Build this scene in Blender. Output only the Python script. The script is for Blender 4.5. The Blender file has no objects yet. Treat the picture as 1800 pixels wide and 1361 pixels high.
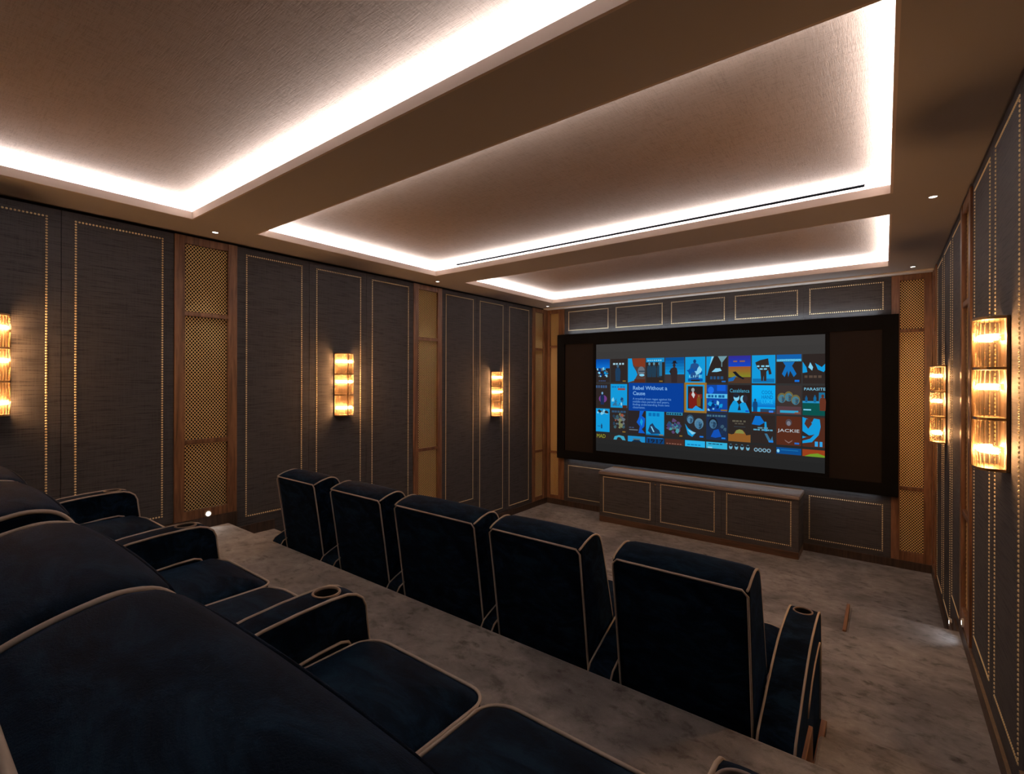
import bpy, bmesh, math, random
from mathutils import Vector, Matrix
random.seed(7)
C = bpy.context.scene.collection
SC = bpy.context.scene
PI = math.pi

# ------------------------------------------------------------------ camera, world, exposure
CAMZ = 2.112
cam = bpy.data.cameras.new('camera')
cam.sensor_fit = 'HORIZONTAL'; cam.sensor_width = 36.0
cam.lens = 856.27 / 1800 * 36.0
cam.shift_y = (667.33 - 680.5) / 1800.0
cam.clip_start = 0.02
co = bpy.data.objects.new('camera', cam); C.objects.link(co)
YAW, ROLL = 0.65316, 0.002673
co.matrix_world = Matrix.Translation((0, 0, CAMZ)) @ Matrix.Rotation(YAW, 4, 'Z') @ Matrix.Rotation(PI/2, 4, 'X') @ Matrix.Rotation(ROLL, 4, 'Z')
SC.camera = co
w = bpy.data.worlds.new('world'); SC.world = w; w.use_nodes = True
w.node_tree.nodes['Background'].inputs[0].default_value = (0.02, 0.018, 0.017, 1)
w.node_tree.nodes['Background'].inputs[1].default_value = 0.3
SC.view_settings.view_transform = 'Standard'; SC.view_settings.look = 'None'
SC.view_settings.exposure = 0.0; SC.view_settings.gamma = 1.0; SC.view_settings.use_curve_mapping = False
SC.cycles.max_bounces = 10; SC.cycles.diffuse_bounces = 6; SC.cycles.transparent_max_bounces = 24
SC.cycles.use_denoising = True
SC.cycles.sample_clamp_indirect = 6.0
SC.cycles.caustics_reflective = False; SC.cycles.caustics_refractive = False

# room dimensions (x right, y to the screen, z up; camera stands at x=0 y=0)
XL, XR, YB, YF, ZS = -4.614, 0.422, -1.06, 7.03, 3.323
RP, T2, T1, FP, F2, F1 = 0.838, 0.69, 0.54, 0.39, 0.26, 0.13
TX0, TX1 = -4.178, 0.026
TRAYS = [(-0.70, 1.459), (1.946, 3.985), (4.492, 6.508)]
LIPT, ZT, OUT = 3.380, 3.455, 0.078      # lip top, tray panel height, gutter depth

# cove LED lines: long thin area lamps lying in the gutter behind each lip
COVE_W = 15.0        # watt per metre
def area(name, loc, sx, sy, power, color, rot=(PI, 0, 0)):
    l = bpy.data.lights.new(name, 'AREA'); l.shape = 'RECTANGLE'; l.size = sx; l.size_y = sy
    l.energy = power; l.color = color
    o = bpy.data.objects.new(name, l); C.objects.link(o); o.location = loc; o.rotation_euler = rot
    return o
COVE_C = (1.0, 0.955, 0.985)
for (a, b) in TRAYS:
    zc = 3.3775; g = OUT * 0.55
    for (yy) in (a - g, b + g):
        area('cove_lamp', ((TX0+TX1)/2, yy, zc), TX1-TX0+0.06, 0.02, COVE_W*(TX1-TX0), COVE_C)
    for (xx) in (TX0 - g, TX1 + g):
        area('cove_lamp', (xx, (a+b)/2, zc), 0.02, b-a, COVE_W*(b-a), COVE_C)

# dim cool glow strips on the back of the screen frame, top and bottom
area('screen_glow', (-2.115, 6.985, 2.864), 4.1, 0.02, 5.0, (0.86, 0.94, 1.0), (PI, 0, 0))
area('screen_glow', (-2.115, 6.985, 0.801), 4.1, 0.02, 1.3, (0.90, 0.94, 1.0), (0, 0, 0))

# ------------------------------------------------------------------ materials
def mat(name):
    m = bpy.data.materials.new(name); m.use_nodes = True
    nt = m.node_tree; nt.nodes.clear()
    out = nt.nodes.new('ShaderNodeOutputMaterial')
    return m, nt, out
def node(nt, typ, **kw):
    n = nt.nodes.new(typ)
    for k, v in kw.items():
        if k in n.inputs: n.inputs[k].default_value = v
        else: setattr(n, k, v)
    return n
def ramp(nt, fac, stops):
    r = nt.nodes.new('ShaderNodeValToRGB'); nt.links.new(fac, r.inputs[0])
    el = r.color_ramp.elements
    while len(el) < len(stops): el.new(0.5)
    for e, (p, c) in zip(el, stops): e.position = p; e.color = (*c, 1)
    return r
def mapping(nt, scale, coord='Object', rot=(0,0,0)):
    tc = nt.nodes.new('ShaderNodeTexCoord'); mp = nt.nodes.new('ShaderNodeMapping')
    mp.inputs['Scale'].default_value = scale; mp.inputs['Rotation'].default_value = rot
    nt.links.new(tc.outputs[coord], mp.inputs[0]); return mp.outputs[0]
def noise(nt, vec, scale, detail=3, rough=0.55, dist=0.0):
    n = node(nt, 'ShaderNodeTexNoise', Scale=scale, Detail=detail, Roughness=rough, Distortion=dist)
    nt.links.new(vec, n.inputs['Vector']); return n.outputs['Fac']
def bump(nt, h, strength, dist):
    b = node(nt, 'ShaderNodeBump', Strength=strength, Distance=dist); nt.links.new(h, b.inputs['Height']); return b.outputs[0]
def simple(name, col, rough=0.5, metal=0.0, spec=0.5, **kw):
    m, nt, out = mat(name)
    b = node(nt, 'ShaderNodeBsdfPrincipled'); b.inputs['Base Color'].default_value = (*col, 1)
    b.inputs['Roughness'].default_value = rough; b.inputs['Metallic'].default_value = metal
    b.inputs['Specular IOR Level'].default_value = spec
    for k, v in kw.items(): b.inputs[k].default_value = v
    n = noise(nt, mapping(nt, (1,1,1)), 60.0, 2)
    r = node(nt, 'ShaderNodeMapRange'); r.inputs[3].default_value = max(0, rough-.06); r.inputs[4].default_value = min(1, rough+.06)
    nt.links.new(n, r.inputs[0]); nt.links.new(r.outputs[0], b.inputs['Roughness'])
    nt.links.new(b.outputs[0], out.inputs[0]); return m
def emit(name, col, s):
    m, nt, out = mat(name); e = node(nt, 'ShaderNodeEmission', Strength=s); e.inputs[0].default_value = (*col, 1)
    nt.links.new(e.outputs[0], out.inputs[0]); return m

def grasscloth(name, axis):
    m, nt, out = mat(name)
    sc = (1, 1.6, 60) if axis == 'Y' else (1.6, 1, 60)
    v = mapping(nt, sc)
    a = noise(nt, v, 2.6, 5, 0.65); 
    sc2 = (1, 6, 320) if axis == 'Y' else (6, 1, 320)
    b = noise(nt, mapping(nt, sc2), 1.0, 3, 0.6)
    sc3 = (1, 240, 6) if axis == 'Y' else (240, 1, 6)
    c = noise(nt, mapping(nt, sc3), 1.0, 2, 0.6)
    mx = node(nt, 'ShaderNodeMath', operation='MULTIPLY_ADD'); nt.links.new(b, mx.inputs[0]); mx.inputs[1].default_value = 0.7; nt.links.new(a, mx.inputs[2])
    mx2 = node(nt, 'ShaderNodeMath', operation='MULTIPLY_ADD'); nt.links.new(c, mx2.inputs[0]); mx2.inputs[1].default_value = 0.3; nt.links.new(mx.outputs[0], mx2.inputs[2])
    r = ramp(nt, mx2.outputs[0], [(0.62, (0.0185, 0.0195, 0.0225)), (0.85, (0.036, 0.0365, 0.040)), (1.0, (0.072, 0.071, 0.074))])
    p = node(nt, 'ShaderNodeBsdfPrincipled', Roughness=0.7); p.inputs['Specular IOR Level'].default_value = 0.16
    nt.links.new(r.outputs[0], p.inputs['Base Color'])
    nt.links.new(bump(nt, mx2.outputs[0], 0.35, 0.002), p.inputs['Normal'])
    nt.links.new(p.outputs[0], out.inputs[0]); return m

def wood(name, cols, grain=(30, 30, 2.0), rough=0.38):
    m, nt, out = mat(name)
    v = mapping(nt, grain)
    a = noise(nt, v, 1.0, 5, 0.6, 0.6); b = noise(nt, mapping(nt, tuple(g*6 for g in grain)), 1.0, 2)
    mx = node(nt, 'ShaderNodeMath', operation='MULTIPLY_ADD'); nt.links.new(b, mx.inputs[0]); mx.inputs[1].default_value = 0.25; nt.links.new(a, mx.inputs[2])
    r = ramp(nt, mx.outputs[0], [(0.42, cols[0]), (0.62, cols[1]), (0.85, cols[2])])
    p = node(nt, 'ShaderNodeBsdfPrincipled', Roughness=rough)
    nt.links.new(r.outputs[0], p.inputs['Base Color']); nt.links.new(bump(nt, a, 0.1, 0.001), p.inputs['Normal'])
    nt.links.new(p.outputs[0], out.inputs[0]); return m

def carpet_mat():
    m, nt, out = mat('viscose_carpet')
    v = mapping(nt, (1, 1, 1))
    big = noise(nt, v, 1.7, 3, 0.6, 0.3)
    mid = noise(nt, mapping(nt, (1, 1.35, 1), rot=(0, 0, 0.5)), 8.5, 6, 0.68, 0.25)
    mark = noise(nt, mapping(nt, (1.5, 2.1, 1.5), rot=(0, 0, -0.5)), 7.0, 4, 0.6, 0.3)
    fine = noise(nt, v, 260, 2)
    r1 = ramp(nt, big, [(0.36, (0.125, 0.126, 0.134)), (0.52, (0.225, 0.222, 0.230)), (0.66, (0.285, 0.283, 0.292))])
    r2 = ramp(nt, mid, [(0.32, (0.42, 0.42, 0.42)), (0.46, (0.86, 0.86, 0.86)), (0.58, (1.03, 1.03, 1.03)), (0.72, (1.32, 1.33, 1.33))])
    r3 = ramp(nt, mark, [(0.27, (0.30, 0.30, 0.30)), (0.36, (0.72, 0.72, 0.72)), (0.42, (1, 1, 1)), (0.9, (1, 1, 1))])
    def mul(a, b):
        mm = node(nt, 'ShaderNodeMix', data_type='RGBA', blend_type='MULTIPLY'); mm.inputs[0].default_value = 1.0
        nt.links.new(a, mm.inputs[6]); nt.links.new(b, mm.inputs[7]); return mm.outputs[2]
    p = node(nt, 'ShaderNodeBsdfPrincipled', Roughness=0.7); p.inputs['Specular IOR Level'].default_value = 0.2
    p.inputs['Sheen Weight'].default_value = 0.25; p.inputs['Sheen Roughness'].default_value = 0.4
    nt.links.new(mul(mul(r1.outputs[0], r2.outputs[0]), r3.outputs[0]), p.inputs['Base Color'])
    ad = node(nt, 'ShaderNodeMath', operation='MULTIPLY_ADD'); nt.links.new(mid, ad.inputs[0]); ad.inputs[1].default_value = 2.0; nt.links.new(fine, ad.inputs[2])
    nt.links.new(bump(nt, ad.outputs[0], 0.4, 0.005), p.inputs['Normal'])
    nt.links.new(p.outputs[0], out.inputs[0]); return m

def velvet():
    m, nt, out = mat('navy_velvet')
    v = mapping(nt, (1, 1, 1))
    a = noise(nt, mapping(nt, (1, 2.2, 2.2), rot=(0.2, 0.3, 0.4)), 6.0, 6, 0.72, 0.6); f = noise(nt, v, 420, 2)
    r = ramp(nt, a, [(0.38, (0.0010, 0.0036, 0.0088)), (0.5, (0.0022, 0.0076, 0.0178)), (0.64, (0.0060, 0.0185, 0.0390))])
    p = node(nt, 'ShaderNodeBsdfPrincipled', Roughness=0.8); p.inputs['Specular IOR Level'].default_value = 0.03
    p.inputs['Sheen Weight'].default_value = 0.055; p.inputs['Sheen Roughness'].default_value = 0.35
    p.inputs['Sheen Tint'].default_value = (0.10, 0.36, 1.0, 1)
    nt.links.new(r.outputs[0], p.inputs['Base Color'])
    ad = node(nt, 'ShaderNodeMath', operation='MULTIPLY_ADD'); nt.links.new(a, ad.inputs[0]); ad.inputs[1].default_value = 3.0; nt.links.new(f, ad.inputs[2])
    nt.links.new(bump(nt, ad.outputs[0], 0.25, 0.004), p.inputs['Normal'])
    nt.links.new(p.outputs[0], out.inputs[0]); return m

def wallpaper(name, base, strength=0.3):
    m, nt, out = mat(name)
    a = noise(nt, mapping(nt, (14, 160, 1), rot=(0, 0, 0.5)), 1.0, 4, 0.65, 1.2)
    b = noise(nt, mapping(nt, (160, 14, 1), rot=(0, 0, 0.2)), 1.0, 4, 0.65, 1.2)
    ad = node(nt, 'ShaderNodeMath', operation='ADD'); nt.links.new(a, ad.inputs[0]); nt.links.new(b, ad.inputs[1])
    lo = tuple(x*0.82 for x in base); hi = tuple(min(1, x*1.12) for x in base)
    r = ramp(nt, ad.outputs[0], [(0.75, lo), (1.0, base), (1.25, hi)])
    r.color_ramp.elements[2].position = 1.0; r.color_ramp.elements[1].position = 0.95
    p = node(nt, 'ShaderNodeBsdfPrincipled', Roughness=0.75); p.inputs['Specular IOR Level'].default_value = 0.2
    nt.links.new(r.outputs[0], p.inputs['Base Color']); nt.links.new(bump(nt, ad.outputs[0], strength, 0.003), p.inputs['Normal'])
    nt.links.new(p.outputs[0], out.inputs[0]); return m

def ribglass():
    m, nt, out = mat('amber_ribbed_glass')
    tr = node(nt, 'ShaderNodeBsdfTransparent'); tr.inputs[0].default_value = (1.0, 0.95, 0.87, 1)
    gl = node(nt, 'ShaderNodeBsdfGlossy', Roughness=0.18); gl.inputs[0].default_value = (0.16, 0.13, 0.085, 1)
    tl = node(nt, 'ShaderNodeBsdfTranslucent'); tl.inputs[0].default_value = (1.0, 0.82, 0.58, 1)
    lw = node(nt, 'ShaderNodeLayerWeight', Blend=0.35)
    m1 = nt.nodes.new('ShaderNodeMixShader'); m1.inputs[0].default_value = 0.011
    nt.links.new(tr.outputs[0], m1.inputs[1]); nt.links.new(tl.outputs[0], m1.inputs[2])
    m2 = nt.nodes.new('ShaderNodeMixShader'); mp = node(nt, 'ShaderNodeMapRange'); mp.inputs[3].default_value = 0.05; mp.inputs[4].default_value = 0.5
    nt.links.new(lw.outputs['Facing'], mp.inputs[0]); nt.links.new(mp.outputs[0], m2.inputs[0])
    nt.links.new(m1.outputs[0], m2.inputs[1]); nt.links.new(gl.outputs[0], m2.inputs[2])
    nt.links.new(m2.outputs[0], out.inputs[0]); return m

def screen_mat():
    m, nt, out = mat('projected_picture')
    at = node(nt, 'ShaderNodeAttribute', attribute_name='Col')
    e = node(nt, 'ShaderNodeEmission', Strength=1.0); nt.links.new(at.outputs['Color'], e.inputs[0])
    nt.links.new(e.outputs[0], out.inputs[0]); return m

M = dict(white=simple('white_cornice_paint', (0.80, 0.77, 0.74), 0.7),
    cloth_y=grasscloth('grasscloth_side', 'Y'), cloth_x=grasscloth('grasscloth_front', 'X'),
    walnut=wood('walnut', [(0.080, 0.037, 0.017), (0.18, 0.086, 0.040), (0.28, 0.145, 0.070)]),
    darkwood=wood('stained_oak', [(0.018, 0.011, 0.008), (0.045, 0.026, 0.017), (0.075, 0.045, 0.03)], rough=0.45),
    stepwood=wood('step_edge_oak', [(0.10, 0.045, 0.02), (0.19, 0.09, 0.042), (0.26, 0.13, 0.06)], grain=(30, 3, 30)),
    plinth=wood('plinth_oak', [(0.04, 0.02, 0.01), (0.085, 0.043, 0.021), (0.13, 0.068, 0.034)], grain=(2.5, 2.5, 40)),
    carpet=carpet_mat(), velvet=velvet(),
    piping=simple('taupe_piping', (0.40, 0.36, 0.32), 0.75, spec=0.2),
    soffit=simple('soffit_paint', (0.335, 0.325, 0.325), 0.85, spec=0.2),
    cove=simple('cove_paint', (0.50, 0.44, 0.41), 0.8, spec=0.2),
    paper=wallpaper('tray_wallpaper', (0.30, 0.240, 0.194), 0.6),
    brass=simple('antique_brass', (0.30, 0.20, 0.10), 0.36, 1.0), bronze=simple('dark_bronze', (0.085, 0.055, 0.030), 0.45, 0.8),
    nail=simple('nailhead_brass', (0.95, 0.82, 0.50), 0.45, 0.35),
    mesh=simple('woven_brass', (1.0, 0.78, 0.40), 0.5, 0.25),
    black=simple('black_velour', (0.004, 0.004, 0.004), 0.9, spec=0.1),
    gap=simple('dark_backing', (0.006, 0.005, 0.005), 0.9, spec=0.1),
    backcloth=simple('acoustic_cloth', (0.012, 0.009, 0.006), 0.95, spec=0.05),
    mask=simple('masking_cloth', (0.017, 0.012, 0.010), 0.9, spec=0.15),
    cup=simple('cup_ring_bronze', (0.16, 0.125, 0.105), 0.4, 0.3),
    cupin=simple('cup_liner', (0.006, 0.006, 0.007), 0.5),
    cabtop=wood('cabinet_top', [(0.12, 0.095, 0.085), (0.19, 0.155, 0.14), (0.26, 0.215, 0.19)], grain=(2, 30, 30), rough=0.3),
    glass=ribglass(), lamp=emit('warm_lamp', (1.0, 0.52, 0.24), 330.0),
    down=emit('downlight_lens', (1.0, 0.93, 0.85), 6.0), steplens=emit('step_light_lens', (1.0, 0.9, 0.76), 20.0),
    screen=screen_mat(), slot=simple('slot_black', (0.003, 0.0035, 0.004), 0.8, spec=0.1), chrome=simple('white_bezel', (0.5, 0.48, 0.45), 0.4),
)

# ------------------------------------------------------------------ mesh helpers
def link(name, bm_or_mesh, material, parent=None, smooth=False, loc=None):
    if isinstance(bm_or_mesh, bmesh.types.BMesh):
        me = bpy.data.meshes.new(name); bm_or_mesh.to_mesh(me); bm_or_mesh.free()
    else: me = bm_or_mesh
    if material is not None and not me.materials: me.materials.append(material)
    if smooth:
        for p in me.polygons: p.use_smooth = True
    o = bpy.data.objects.new(name, me); C.objects.link(o)
    if parent is not None: o.parent = parent
    if loc is not None: o.location = loc
    return o
def thing(name, loc, label, cat, group=None, rotz=0.0):
    o = bpy.data.objects.new(name, None); C.objects.link(o); o.location = loc; o.rotation_euler = (0, 0, rotz)
    o.empty_display_size = 0.1
    tag(o, label, cat, group); return o
def tag(o, label, cat, group=None):
    o['label'] = label; o['category'] = cat
    if group: o['group'] = group
    return o
def struct(o): o['kind'] = 'structure'; return o
def stuff(o): o['kind'] = 'stuff'; return o

def box(bm, x0, x1, y0, y1, z0, z1):
    v = [bm.verts.new(p) for p in ((x0,y0,z0),(x1,y0,z0),(x1,y1,z0),(x0,y1,z0),(x0,y0,z1),(x1,y0,z1),(x1,y1,z1),(x0,y1,z1))]
    for f in ((0,3,2,1),(4,5,6,7),(0,1,5,4),(1,2,6,5),(2,3,7,6),(3,0,4,7)): bm.faces.new([v[i] for i in f])
def boxm(*a, bev=0.0, seg=2):
    bm = bmesh.new(); box(bm, *a)
    if bev: bmesh.ops.bevel(bm, geom=bm.edges[:], offset=bev, segments=seg, affect='EDGES', profile=0.5)
    return bm
def extrude_poly(bm, pts, a0, a1, axis):
    """closed polygon pts (p,q) extruded along axis: 'X' -> (a,p,q), 'Y' -> (p,a,q), 'Z' -> (p,q,a)"""
    def P(a, p, q): return {'X': (a, p, q), 'Y': (p, a, q), 'Z': (p, q, a)}[axis]
    A = [bm.verts.new(P(a0, *p)) for p in pts]; B = [bm.verts.new(P(a1, *p)) for p in pts]
    bm.faces.new(A); bm.faces.new(B[::-1])
    n = len(pts)
    for i in range(n): bm.faces.new((A[i], A[(i+1) % n], B[(i+1) % n], B[i]))
    bmesh.ops.recalc_face_normals(bm, faces=bm.faces[:])
def tube(bm, pts, r, n=8, closed=False):
    pts = [Vector(p) for p in pts]; rings = []; m = len(pts); up = None
    for i, p in enumerate(pts):
        if closed: t = pts[(i+1) % m] - pts[i-1]
        else: t = pts[min(i+1, m-1)] - pts[max(i-1, 0)]
        t.normalize()
        if up is None:
            up = Vector((0,0,1)) if abs(t.z) < 0.9 else Vector((1,0,0))
        s = t.cross(up); s.normalize(); up = s.cross(t); up.normalize()
        rings.append([bm.verts.new(p + s*(r*math.cos(2*PI*k/n)) + up*(r*math.sin(2*PI*k/n))) for k in range(n)])
    for i in range(m if closed else m-1):
        a, b = rings[i], rings[(i+1) % m]
        for k in range(n): bm.faces.new((a[k], a[(k+1) % n], b[(k+1) % n], b[k]))
    if not closed:
        bm.faces.new(rings[0][::-1]); bm.faces.new(rings[-1])
    bmesh.ops.recalc_face_normals(bm, faces=bm.faces[:])
def lathe(bm, prof, n=24, center=(0,0,0)):
    rings = []
    for (r, z) in prof:
        rings.append([bm.verts.new((center[0]+r*math.cos(2*PI*k/n), center[1]+r*math.sin(2*PI*k/n), center[2]+z)) for k in range(n)])
    for a, b in zip(rings, rings[1:]):
        for k in range(n): bm.faces.new((a[k], a[(k+1) % n], b[(k+1) % n], b[k]))
    return rings
def arc(cx, cy, r, a0, a1, n):
    return [(cx + r*math.cos(a0+(a1-a0)*i/n), cy + r*math.sin(a0+(a1-a0)*i/n)) for i in range(n+1)]

# ------------------------------------------------------------------ room shell
# floor and carpeted platforms
floor = struct(link('floor', boxm(XL-.1, XR+.1, YB-.1, YF+.1, -0.06, 0.0), M['carpet']))
CH = -0.207   # right cheek of the seating platforms, left edge of the aisle stair
LA = -3.99    # left aisle stair edge
bm = bmesh.new(); extrude_poly(bm, [(XL,1.5),(XR,1.5),(XR,4.53),(CH,4.53),(CH,4.05),(LA,4.05),(LA,4.53),(XL,4.53)], 0.0, FP, 'Z')
bmesh.ops.bevel(bm, geom=[e for e in bm.edges if all(abs(v.co.z-FP) < 1e-4 for v in e.verts)], offset=.014, segments=3, affect='EDGES')
fp = struct(link('floor_platform', bm, M['carpet'])); fp['label'] = 'carpeted platform under the front row of seats'
rp = struct(link('floor_platform', boxm(XL, XR, YB, 1.905, 0.0, RP, bev=0.012), M['carpet'])); rp['label'] = 'higher carpeted platform under the back row of seats'
def step(par, x0, x1, y0, y1, z0, z1): return link('carpeted_step', boxm(x0, x1, y0, y1, z0, z1, bev=0.012), M['carpet'], par)
for (x0, x1, s) in ((CH, XR, 1), (XL, LA, -1)):
    step(rp, x0, x1, 1.86, 2.31, FP-.02, T2); step(rp, x0, x1, 2.25, 2.64, FP-.02, T1)
    step(fp, x0, x1, 4.45, 4.86, 0, F2); step(fp, x0, x1, 4.80, 5.19, 0, F1)
# oak cheeks on the aisle side of the steps
def cheek(par, x0, x1, y0, y1, z0, z1): link('step_edge', boxm(x0, x1, y0, y1, z0, z1, bev=0.003), M['stepwood'], par)
cheek(fp, CH-.022, CH-.001, 4.055, 4.55, 0.0, FP+.004)
cheek(rp, CH-.024, CH-.001, 2.25, 2.665, FP, T1+.004); cheek(rp, CH-.045, CH-.023, 1.91, 2.335, FP, T2+.004)
cheek(fp, LA+.001, LA+.022, 4.055, 4.55, 0.0, FP+.004)
cheek(rp, LA+.001, LA+.024, 2.25, 2.665, FP, T1+.004); cheek(rp, LA+.025, LA+.045, 1.91, 2.335, FP, T2+.004)

# walls (dark backing the panels are fixed to)
wl = struct(link('wall_left', boxm(XL-.18, XL-.03, YB-.18, YF+.18, 0, 3.6), M['gap']))
wr = struct(link('wall_right', boxm(XR+.03, XR+.18, YB-.18, YF+.18, 0, 3.6), M['gap']))
wf = struct(link('wall_front', boxm(XL-.03, XR+.03, YF+.03, YF+.18, 0, 3.6), M['gap']))
wb = struct(link('wall_back', boxm(XL-.03, XR+.03, YB-.18, YB, 0, 3.6), M['cloth_x']))

# ceiling: soffit with three tray openings
cl = struct(link('ceiling', boxm(XL-.18, XR+.18, YB-.18, YF+.18, 3.50, 3.60), M['gap']))
def soff(x0, x1, y0, y1):
    return link('soffit', boxm(x0, x1, y0, y1, ZS, ZS+.02), M['soffit'], cl)
LT = .014
soff(XL-.03, TX0-LT, YB, YF+.03); soff(TX1+LT, XR+.03, YB, YF+.03)
ys = [YB] + [v for t in TRAYS for v in t] + [YF+.03]
for i in range(0, len(ys), 2): soff(TX0-LT, TX1+LT, ys[i]+(LT if i else 0), ys[i+1]-(LT if i < len(ys)-2 else 0))
for (a, b) in TRAYS:
    bm = bmesh.new(); t = 0.014
    box(bm, TX0-t, TX0, a-t, b+t, ZS, LIPT); box(bm, TX1, TX1+t, a-t, b+t, ZS, LIPT)
    box(bm, TX0, TX1, a-t, a, ZS, LIPT); box(bm, TX0, TX1, b, b+t, ZS, LIPT)
    link('cove_lip', bm, M['soffit_lip'] if 'soffit_lip' in M else M['cove'], cl)
    bm = bmesh.new(); o = OUT
    box(bm, TX0-o-.02, TX0-o, a-o-.02, b+o+.02, ZS+.02, 3.50); box(bm, TX1+o, TX1+o+.02, a-o-.02, b+o+.02, ZS+.02, 3.50)
    box(bm, TX0-o, TX1+o, a-o-.02, a-o, ZS+.02, 3.50)
    if b == TRAYS[1][1]:
        box(bm, TX0-o, TX1+o, b+o, b+o+.02, ZS+.02, 3.421); box(bm, TX0-o, TX1+o, b+o, b+o+.02, 3.441, 3.50)
        box(bm, TX0-o, -3.928, b+o, b+o+.02, 3.421, 3.441); box(bm, -.11, TX1+o, b+o, b+o+.02, 3.421, 3.441)
    else: box(bm, TX0-o, TX1+o, b+o, b+o+.02, ZS+.02, 3.50)
    link('cove_wall', bm, M['cove'], cl)
    link('tray_panel', boxm(TX0-o+.011, TX1+o-.011, a-o+.011, b+o-.011, ZT, 3.50), M['paper'], cl)
# light cornice bead where the soffit meets the screen wall
tr = struct(link('trim_1', boxm(XL, XR, YF-.13, YF+.03, ZS-.020, ZS+.001, bev=0.006), M['white']))

# wall floor levels along y
SEG = [(YB, 1.97, RP), (1.97, 2.31, T2), (2.31, 2.65, T1), (2.65, 4.53, FP), (4.53, 4.86, F2), (4.86, 5.19, F1), (5.19, YF, 0.0)]
BBH = 0.09
NAIL_ME = {}
def nailtrim(parent, P, rects, pitch=0.0195, r=0.0072):
    """rows of domed nails round rectangles; P(a, z, out) -> point"""
    bm = bmesh.new(); n = 7
    O = Vector(P(0, 0, 0)); A = Vector(P(1, 0, 0)) - O; Z = Vector(P(0, 1, 0)) - O; N = Vector(P(0, 0, 1)) - O
    def dome(a, z):
        c = O + A*a + Z*z
        r1 = [bm.verts.new(c + A*(r*math.cos(2*PI*k/n)) + Z*(r*math.sin(2*PI*k/n))) for k in range(n)]
        r2 = [bm.verts.new(c + A*(r*.7*math.cos(2*PI*k/n)) + Z*(r*.7*math.sin(2*PI*k/n)) + N*.0035) for k in range(n)]
        top = bm.verts.new(c + N*.005)
        for k in range(n):
            bm.faces.new((r1[k], r1[(k+1) % n], r2[(k+1) % n], r2[k])); bm.faces.new((r2[k], r2[(k+1) % n], top))
    for (a0, a1, z0, z1) in rects:
        na = max(1, round((a1-a0)/pitch)); nz = max(1, round((z1-z0)/pitch))
        for i in range(na+1):
            a = a0+(a1-a0)*i/na; dome(a, z0); dome(a, z1)
        for i in range(1, nz):
            z = z0+(z1-z0)*i/nz; dome(a0, z); dome(a1, z)
    bmesh.ops.recalc_face_normals(bm, faces=bm.faces[:])
    return stuff(link('nailhead_trim', bm, M['nail'], parent, smooth=True))

NT = 3.237
def side_panels(wall, X, sgn):
    """panels of a side wall; sgn=+1 left wall (faces +x), -1 right wall"""
    def P(a, z, out): return (X + sgn*out, a, z)
    panels = [((-.576, .11), (-.49, .03), 1.0), ((.11, .795), (.195, .719), 1.0), ((.795, 1.482), (.873, 1.402), 1.0),
              ((1.97, 2.659), (2.052, 2.58), .86), ((2.659, 3.343), (2.742, 3.266), .60), ((3.343, 4.028), (3.422, 3.948), .60),
              ((4.513, 5.20), (4.59, 5.126), .43), ((5.20, 5.88), (5.272, 5.80), .158), ((5.88, 6.575), (5.961, 6.478), .158)]
    for (ya, yb), (na, nb), zb in panels:
        pts = []; g = 0.0018
        for (s0, s1, fl) in SEG:
            lo, hi = max(s0, ya), min(s1, yb)
            if hi - lo > 0.004: pts += [(lo, fl+BBH), (hi, fl+BBH)]
        pts[0] = (pts[0][0]+g, pts[0][1]); pts[-1] = (pts[-1][0]-g, pts[-1][1])
        poly = pts + [(yb-g, 3.298), (ya+g, 3.298)]
        bm = bmesh.new(); extrude_poly(bm, poly, X-.03*sgn, X, 'X')
        pn = link('wall_panel', bm, M['cloth_y'], wall)
        nailtrim(pn, P, [(na, nb, zb, NT)])
def baseboards(name, X, sgn):
    bm = bmesh.new()
    for (a, b, fl) in SEG:
        x0, x1 = (X-.03, X+.014) if sgn > 0 else (X-.014, X+.03)
        box(bm, x0, x1, a, b, fl-.05 if fl > 0 else 0, fl+BBH)
    return struct(link(name, bm, M['darkwood']))
side_panels(wl, XL, 1); side_panels(wr, XR, -1)
baseboards('baseboard_left', XL, 1); baseboards('baseboard_right', XR, -1)

# ------------------------------------------------------------------ walnut framed brass mesh columns
def clip_seg(p, d, w, h):
    t0, t1 = -1e9, 1e9
    for k, lim in ((0, w), (1, h)):
        if abs(d[k]) < 1e-9: continue
        a, b = (0-p[k])/d[k], (lim-p[k])/d[k]
        if a > b: a, b = b, a
        t0, t1 = max(t0, a), min(t1, b)
    return (t0, t1) if t1 > t0 + .002 else None
def lattice(P, a0, a1, z0, z1, pitch=0.0255, hz=0.031, wd=0.0054):
    """expanded brass mesh: two families of slanting strips"""
    bm = bmesh.new(); w, h = a1-a0, z1-z0
    for fam, slope in ((0, 1), (1, -1)):
        d = Vector((pitch*slope, hz)).normalized(); nrm = Vector((-d.y, d.x))*wd*.5
        span = h*pitch/hz
        n = int((w+span)/pitch)+2
        for i in range(n):
            start = (-span + i*pitch, 0) if slope > 0 else (i*pitch, 0)
            c = clip_seg(start, d, w, h)
            if not c: continue
            p = Vector(start)+d*c[0]; q = Vector(start)+d*c[1]
            o0, o1 = (0.0, 0.0025) if fam == 0 else (0.002, 0.0045)
            vs = []
            for o in (o0, o1):
                for r in (p-nrm, p+nrm, q+nrm, q-nrm):
                    vs.append(bm.verts.new(P(a0+r.x, z0+r.y, o)))
            for f in ((4,5,6,7),(0,1,5,4),(2,3,7,6),(1,2,6,5),(3,0,4,7)): bm.faces.new([vs[k] for k in f])
    bmesh.ops.recalc_face_normals(bm, faces=bm.faces[:])
    return bm
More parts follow.
